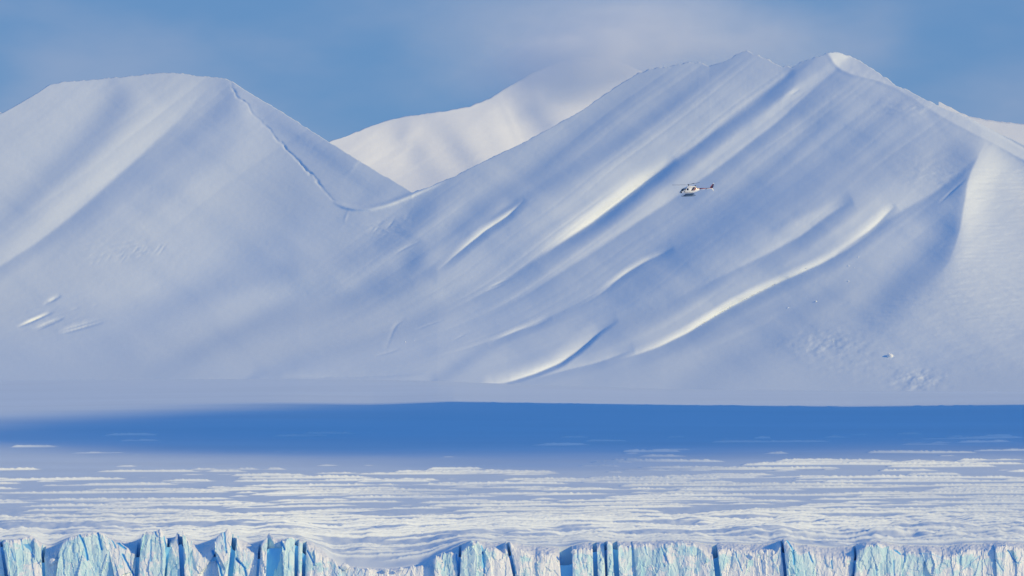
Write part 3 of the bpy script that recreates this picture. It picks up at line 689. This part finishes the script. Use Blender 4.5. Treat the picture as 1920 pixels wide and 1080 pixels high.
    run = np.clip(1 - (V - rt[None, :]) / (7 + 9 * (fbm(U / 6, U * 0, 2, 611) + .4)), 0, 1) * .55      # snow spilling over the lip
    toe = sstep(1058, 1082, V + 26 * fbm(U / 22, U * 0, 2, 612)) * .45                               # rubble and drift at the foot
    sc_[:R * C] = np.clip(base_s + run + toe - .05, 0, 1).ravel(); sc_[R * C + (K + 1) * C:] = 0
    a2_.data.foreach_set('value', sc_)
    return tag(o, label, 'ice block', 'ice blocks along the glacier front')
_B = [list(b_) for b_ in BLOCKS]
for i_ in range(len(_B) - 1):
    for t_, b2 in ((2, 0), (3, 1)):
        gap = _B[i_ + 1][b2] - _B[i_][t_]
        g_ = .4 if gap >= 4 and _B[i_ + 1][0] - _B[i_][2] >= 4 else -(gap / 2 + .25)
        _B[i_][t_] -= g_; _B[i_ + 1][b2] += g_
for i_, b_ in enumerate(_B): make_block(*b_, i_)

# ------------------------------------------------------------------ loose snow blocks
def snow_block(px, py, D, size, label, group, seed):
    rs = np.random.RandomState(seed)
    nu, nv = 14, 9; th = np.linspace(0, 2 * math.pi, nu, endpoint=False); ph = np.linspace(-math.pi / 2, math.pi / 2, nv)
    T, Pp = np.meshgrid(th, ph)
    r = 1 + .5 * fbm(np.cos(T) * 1.4 + seed * 3.1, np.sin(T) * 1.4 + Pp * 1.3, 3, seed)
    x = r * np.cos(Pp) * np.cos(T) * size * .5 * 1.15; y = r * np.cos(Pp) * np.sin(T) * size * .5; z = r * np.sin(Pp) * size * .42
    V = np.stack([x, y, z], -1).reshape(-1, 3)
    i = np.arange(nu * nv).reshape(nv, nu)
    q = np.stack([i[:-1], np.roll(i[:-1], -1, 1), np.roll(i[1:], -1, 1), i[1:]], -1).reshape(-1, 4)
    o = mesh_obj('snow_block', V, q, M_far, smooth=False)
    o.location = at(px, py, D).tolist()
    return tag(o, label, 'snow block', group)
_mo = [o for o in bpy.data.objects if o.name == 'mountain'][0]
_n = len(_mo.data.vertices); _mv = np.empty(_n * 3, np.float32); _mo.data.vertices.foreach_get('co', _mv); _mv = _mv.reshape(-1, 3)
_b = (_mv[:, 2] - CZ) / _mv[:, 1]; _a = _mv[:, 0] / _mv[:, 1]
_t2 = (_b * CP - SP) / (CP + _b * SP); _py = 540 - _t2 * F; _px = 960 + _a * F * (CP - _t2 * SP)
def on_mountain(px, py):
    k = np.argmin((_px - px) ** 2 + (_py - py) ** 2 + (_mv[:, 1] > 7600) * 1e6); return float(_mv[k, 1])
snow_block(1669, 667, on_mountain(1669, 667) - 1.2, 4.6, 'round white snow boulder alone low on the right hand slope', None, 3)
for k_, (x_, y_, s_) in enumerate([(1609,482,1.5),(1591,498,1.6),(1601,502,1.2),(1591,527,1.5),(1478,577,2.2),(1530,565,2.2),(760,641,1.4),(777,639,1.2),(1512,503,1.1),(1562,640,1.1)]):
    lab = ['highest small snow clod above the long bright gully', 'small snow clod left of the highest pair', 'tiny snow clod just under the highest one', 'single small snow clod below the loose trio',
           'flat snow clod on the blue slope beside the middle gully', 'brightest snow clod on the blue slope right of the flat clod', 'left of two snow specks low in the central hollow',
           'right of two snow specks low in the central hollow', 'tiny snow clod under the pale swell', 'tiny snow clod above the pale mound at the foot'][k_]
    snow_block(x_, y_, on_mountain(x_, y_) - .4, s_ * .7, lab, 'snow clods on the right hand slope', 20 + k_)
for (x_, y_, D_, s_, lab, sd_) in [(647,1062,3002,3.0,'white snow block at the left end of the low ice lip',41),(724,1069,3001,1.9,'rounded snow lump halfway along the low ice lip',42),
      (752,1067,3001,1.7,'small snow lump right of the rounded lump on the ice lip',43),(1076,1034,2999,2.2,'snow lump perched on the clean cut ice block',44),(1427,1036,2999,2.2,'rounded snow lump left of the sharp ice horn',45),
      (98,1052,3001,2.6,'jumbled snow lump in the gap between the left blocks',46),(888,1020,3001,1.4,'snow crust lump on the tall rounded blue tower',47)]:
    snow_block(x_, y_, D_, s_, lab, 'snow lumps on the ice front', sd_)

# ------------------------------------------------------------------ helicopter
def paint(name, c, rough=.35, metal=0, coat=.3):
    m, t, b = new_mat(name); b.inputs['Base Color'].default_value = (*c, 1); b.inputs['Roughness'].default_value = rough; b.inputs['Metallic'].default_value = metal
    b.inputs['Coat Weight'].default_value = coat
    n = t.nodes.new('ShaderNodeTexNoise'); n.inputs['Scale'].default_value = 6; r = t.nodes.new('ShaderNodeMapRange'); r.inputs[3].default_value = rough * .8; r.inputs[4].default_value = rough * 1.3
    t.links.new(n.outputs[0], r.inputs[0]); t.links.new(r.outputs[0], b.inputs['Roughness'])
    return m
MW = paint('white_paint', (.88, .89, .90)); MR = paint('red_paint', (.30, .012, .06)); MB = paint('navy_paint', (.015, .02, .09))
MG = paint('tinted_glass', (.01, .012, .02), .08, coat=1); MK = paint('dark_rotor', (.012, .018, .05), .5, coat=0); MS = paint('blue_metal', (.03, .09, .2), .5, coat=0); MY = paint('grey_metal', (.2, .21, .23), .4, .6)

SEC = np.array([(3.18,-.46,-.38,.10),(3.08,-.62,-.22,.32),(2.85,-.78,-.02,.52),(2.5,-.90,.28,.70),(2.1,-.97,.66,.83),(1.7,-1.0,.92,.91),(1.2,-1.02,1.08,.95),(.6,-1.02,1.15,.96),
    (0,-1.0,1.18,.96),(-.7,-.94,1.18,.93),(-1.4,-.82,1.12,.86),(-2.0,-.66,1.0,.74),(-2.6,-.44,.82,.52),(-3.1,-.22,.68,.34),(-3.5,-.06,.6,.24)])
def sec(x):
    xs = SEC[::-1, 0]; return [np.interp(x, xs, SEC[::-1, k]) for k in (1, 2, 3)]
EXP = 2.5
def loft(name, rings, mat, parent, closed=True, mi=None, mats=None):
    A = np.array(rings); R, C = A.shape[:2]; i = np.arange(R * C).reshape(R, C)
    q = np.stack([i[:-1], np.roll(i[:-1], -1, 1), np.roll(i[1:], -1, 1), i[1:]], -1).reshape(-1, 4)
    V = A.reshape(-1, 3); V = np.concatenate([V, A[0].mean(0)[None], A[-1].mean(0)[None]])
    c0, c1 = R * C, R * C + 1
    caps = []
    for j in range(0, C, 2):
        caps.append((c0, i[0, (j + 2) % C], i[0, (j + 1) % C], i[0, j])); caps.append((c1, i[-1, j], i[-1, (j + 1) % C], i[-1, (j + 2) % C]))
    Q = np.concatenate([q, np.array(caps)])
    M = None
    if mi is not None: M = np.r_[np.tile(mi, R - 1), np.zeros(len(caps), int)]
    return mesh_obj(name, V, Q, mats or mat, parent, True, mi=M)
def ring(x, zb, zt, hw, n=28, e=EXP, yc=0):
    a = np.linspace(0, 2 * math.pi, n, endpoint=False); c, s = np.cos(a), np.sin(a)
    return np.stack([np.full(n, x), yc + hw * np.sign(c) * np.abs(c) ** (2 / e), (zb + zt) / 2 + (zt - zb) / 2 * np.sign(s) * np.abs(s) ** (2 / e)], -1)
def side_y(x, z):
    zb, zt, hw = sec(x); k = np.clip(np.abs((z - (zb + zt) / 2) / ((zt - zb) / 2)), 0, .999)
    return hw * (1 - k ** EXP) ** (1 / EXP)
def patch(name, quad, side, mat, parent, off=.015, n=8, th=.012):
    """thin panel that follows the hull's side; quad = four (x, z) corners"""
    a, b, c, d = [np.array(p, float) for p in quad]; s = np.linspace(0, 1, n)[:, None, None]; t = np.linspace(0, 1, n)[None, :, None]
    Q = (a * (1 - s) + b * s) * (1 - t) + (d * (1 - s) + c * s) * t
    y = side_y(Q[..., 0], Q[..., 1]) + off
    P = np.stack([Q[..., 0], side * y, Q[..., 1]], -1); B = P.copy(); B[..., 1] -= side * (th + off)
    i = np.arange(n * n).reshape(n, n); o = n * n
    q = [grid_quads(n, n, flip=side > 0), grid_quads(n, n, o, flip=side < 0)]
    for line in (i[0], i[-1][::-1], i[:, -1], i[:, 0][::-1]): q.append(np.stack([line[:-1], line[1:], line[1:] + o, line[:-1] + o], -1))
    return mesh_obj(name, np.concatenate([P.reshape(-1, 3), B.reshape(-1, 3)]), np.concatenate(q), mat, parent)
def tube(name, pts, r, mat, parent, n=8, flat=1.0):
    pts = [Vector(p) for p in pts]; rings = []
    rr = r if isinstance(r, (list, tuple)) else [r] * len(pts)
    for k, p in enumerate(pts):
        d = (pts[min(k + 1, len(pts) - 1)] - pts[max(k - 1, 0)]).normalized()
        up = Vector((0, 0, 1)) if abs(d.z) < .9 else Vector((1, 0, 0)); a = d.cross(up).normalized(); b = a.cross(d)
        rings.append([p + a * math.cos(w) * rr[k] + b * math.sin(w) * rr[k] * flat for w in [2 * math.pi * j / n for j in range(n)]])
    return loft(name, [[list(v) for v in rg] for rg in rings], mat, parent)
def plate(name, outline, y0, y1, mat, parent):
    """flat plate standing in the x-z plane, outline = list of (x, z) with an even count"""
    r0 = [(x, y0, z) for x, z in outline]; r1 = [(x, y1, z) for x, z in outline]
    return loft(name, [r0, r1], mat, parent)

hel = bpy.data.objects.new('helicopter', None); col.objects.link(hel)
tag(hel, 'small white helicopter with red and navy stripes flying left before the snowy slope', 'helicopter')
hull = loft('fuselage', [ring(*s_) for s_ in SEC], MW, hel)
# engine cowling and rotor pylon on the roof
loft('engine_cowling', [ring(.95, 1.0, 1.1, .25), ring(.6, .95, 1.36, .42), ring(.1, .9, 1.5, .5), ring(-.8, .9, 1.5, .5), ring(-1.6, .85, 1.42, .45), ring(-2.2, .7, 1.2, .34), ring(-2.5, .7, .98, .18)], MW, hel)
loft('exhaust_pipe', [ring(-1.9, 1.2, 1.5, .14, 16, 2), ring(-2.35, 1.28, 1.6, .15, 16, 2)], MK, hel)
for sd_ in (1, -1):
    patch('windshield', [(3.05,-.34),(1.98,-.10),(1.62,.88),(2.25,.68)], sd_, MG, hel, n=10)
    patch('chin_window', [(2.95,-.62),(2.45,-.72),(2.40,-.32),(2.95,-.36)], sd_, MG, hel)
    dr = patch('front_door', [(1.95,-.70),(.98,-.78),(.98,.88),(1.75,.86)], sd_, MW, hel, off=.02)
    patch('door_window', [(1.80,.02),(1.10,.0),(1.14,.70),(1.62,.70)], sd_, MY, dr, off=.035)
    patch('lower_window', [(1.85,-.52),(1.35,-.55),(1.35,-.28),(1.82,-.24)], sd_, MG, dr, off=.035)
    rd = patch('rear_door', [(.94,-.80),(-.45,-.78),(-.45,.90),(.94,.90)], sd_, MW, hel, off=.02)
    patch('door_window', [(.86,.02),(.28,.02),(.28,.66),(.86,.66)], sd_, MG, rd, off=.035)
    patch('navy_stripe', [(-.45,-.2),(-1.2,-.1),(-2.15,.90),(-1.3,1.04)], sd_, MB, hel, off=.02, n=10)
    patch('red_stripe', [(-1.2,-.2),(-1.7,-.1),(-2.8,.68),(-2.15,.84)], sd_, MR, hel, off=.022, n=10)
    patch('red_stripe', [(-2.15,.42),(-3.45,.42),(-3.45,.52),(-2.15,.66)], sd_, MR, hel, off=.026, n=10)
# tail
mi = np.array([1 if (2 * math.pi * (j + .5) / 20) < math.pi and math.sin(2 * math.pi * (j + .5) / 20) > .05 else 0 for j in range(20)])
loft('tail_boom', [ring(-3.3, -.12, .64, .28, 20, 2.2), ring(-5, .08, .57, .2, 20, 2.2), ring(-6.6, .2, .52, .15, 20, 2.2), ring(-7.7, .26, .48, .11, 20, 2)], None, hel, mi=mi, mats=[MW, MR])
plate('tail_fin', [(-6.85,.46),(-7.35,.9),(-7.85,1.7),(-8.22,1.72),(-8.05,1.0),(-7.72,.45)], -.05, .05, MB, hel)
plate('fin_tip', [(-7.84,1.68),(-7.98,2.02),(-8.15,2.06),(-8.3,2.02),(-8.22,1.7),(-8.0,1.69)], -.06, .06, MW, hel)
plate('fin_stripe', [(-6.75,.47),(-7.2,.9),(-7.68,1.68),(-7.86,1.70),(-7.36,.9),(-6.95,.46)], -.06, .06, MR, hel)
plate('lower_fin', [(-7.0,.30),(-7.72,.30),(-8.0,-.35),(-8.05,-.5),(-7.8,-.55),(-7.55,-.2)], -.05, .05, MW, hel)
tube('tailplane', [(-5.75,-1.25,.32),(-5.75,0,.34),(-5.75,1.25,.32)], .24, MB, hel, flat=.18)
for sd_ in (1, -1): plate('tailplane_tip', [(-5.45,.22),(-6.05,.22),(-6.1,.42),(-5.5,.42)], sd_ * 1.25 - .02, sd_ * 1.25 + .02, MY, hel)
tr_ = tube('tail_rotor', [(-7.5,-.1,.42),(-7.5,-.42,.42)], .09, MK, hel)
for sg in (1, -1): tube('tail_rotor_blade', [(-7.5,-.36,.42),(-7.5 + sg * .45,-.36,.42 + sg * .8)], [.05, .1], MK, tr_, flat=.3)
# main rotor
tube('rotor_mast', [(0,0,1.35),(.02,0,1.85)], [.16, .09], MK, hel)
rot = bpy.data.objects.new('main_rotor', None)
hub_bm = tube('main_rotor', [(0,0,-.14),(0,0,.02),(0,0,.14)], [.16,.34,.14], MK, hel, n=12)
hub_bm.location = (.03, 0, 1.9); hub_bm.rotation_euler = (math.radians(-5), math.radians(2), 0)
bpy.data.objects.remove(rot)
for a_ in (0.0, 120.0, 240.0):
    w = math.radians(a_); dx, dy = math.cos(w), math.sin(w)
    tube('rotor_blade', [(dx * .2, dy * .2, .03), (dx * 1.1, dy * 1.1, .08), (dx * 1.3, dy * 1.3, .09), (dx * 5.3, dy * 5.3, .36)], [.12, .14, .26, .26], MK, hub_bm, flat=.14)
for w in (math.radians(60), math.radians(180), math.radians(300)):
    pass
# landing gear with cargo baskets
for sd_ in (1, -1):
    tube('skid', [(2.45, sd_ * 1.05, -1.36),(2.2, sd_ * 1.08, -1.6),(1.9, sd_ * 1.1, -1.68),(0, sd_ * 1.1, -1.7),(-1.9, sd_ * 1.1, -1.68)], .075, MS, hel)
    for xx in (1.15, -.85):
        tube('skid_leg', [(xx, sd_ * .35, -.9),(xx, sd_ * .85, -1.1),(xx, sd_ * 1.1, -1.66)], .06, MS, hel)
    loft('cargo_basket', [ring(xb, -1.5, -1.12 + .02 * q, .22, 12, 4, sd_ * 1.38) for q, xb in enumerate((1.5, 1.35, 0, -1.2, -1.35))], MS, hel)
tube('antenna', [(-2.9,0,.7),(-3.05,0,1.05)], .03, MK, hel); tube('pitot_tube', [(3.1,.1,-.5),(3.45,.1,-.62)], .03, MK, hel)
DH = 2330.0
hel.location = at(1291.9, 357.4, DH).tolist()
fw = Matrix.Rotation(math.radians(180 + 9), 4, 'Z') @ Matrix.Rotation(math.radians(3.5), 4, 'Y') @ Matrix.Rotation(math.radians(3), 4, 'X')
hel.rotation_euler = fw.to_euler()
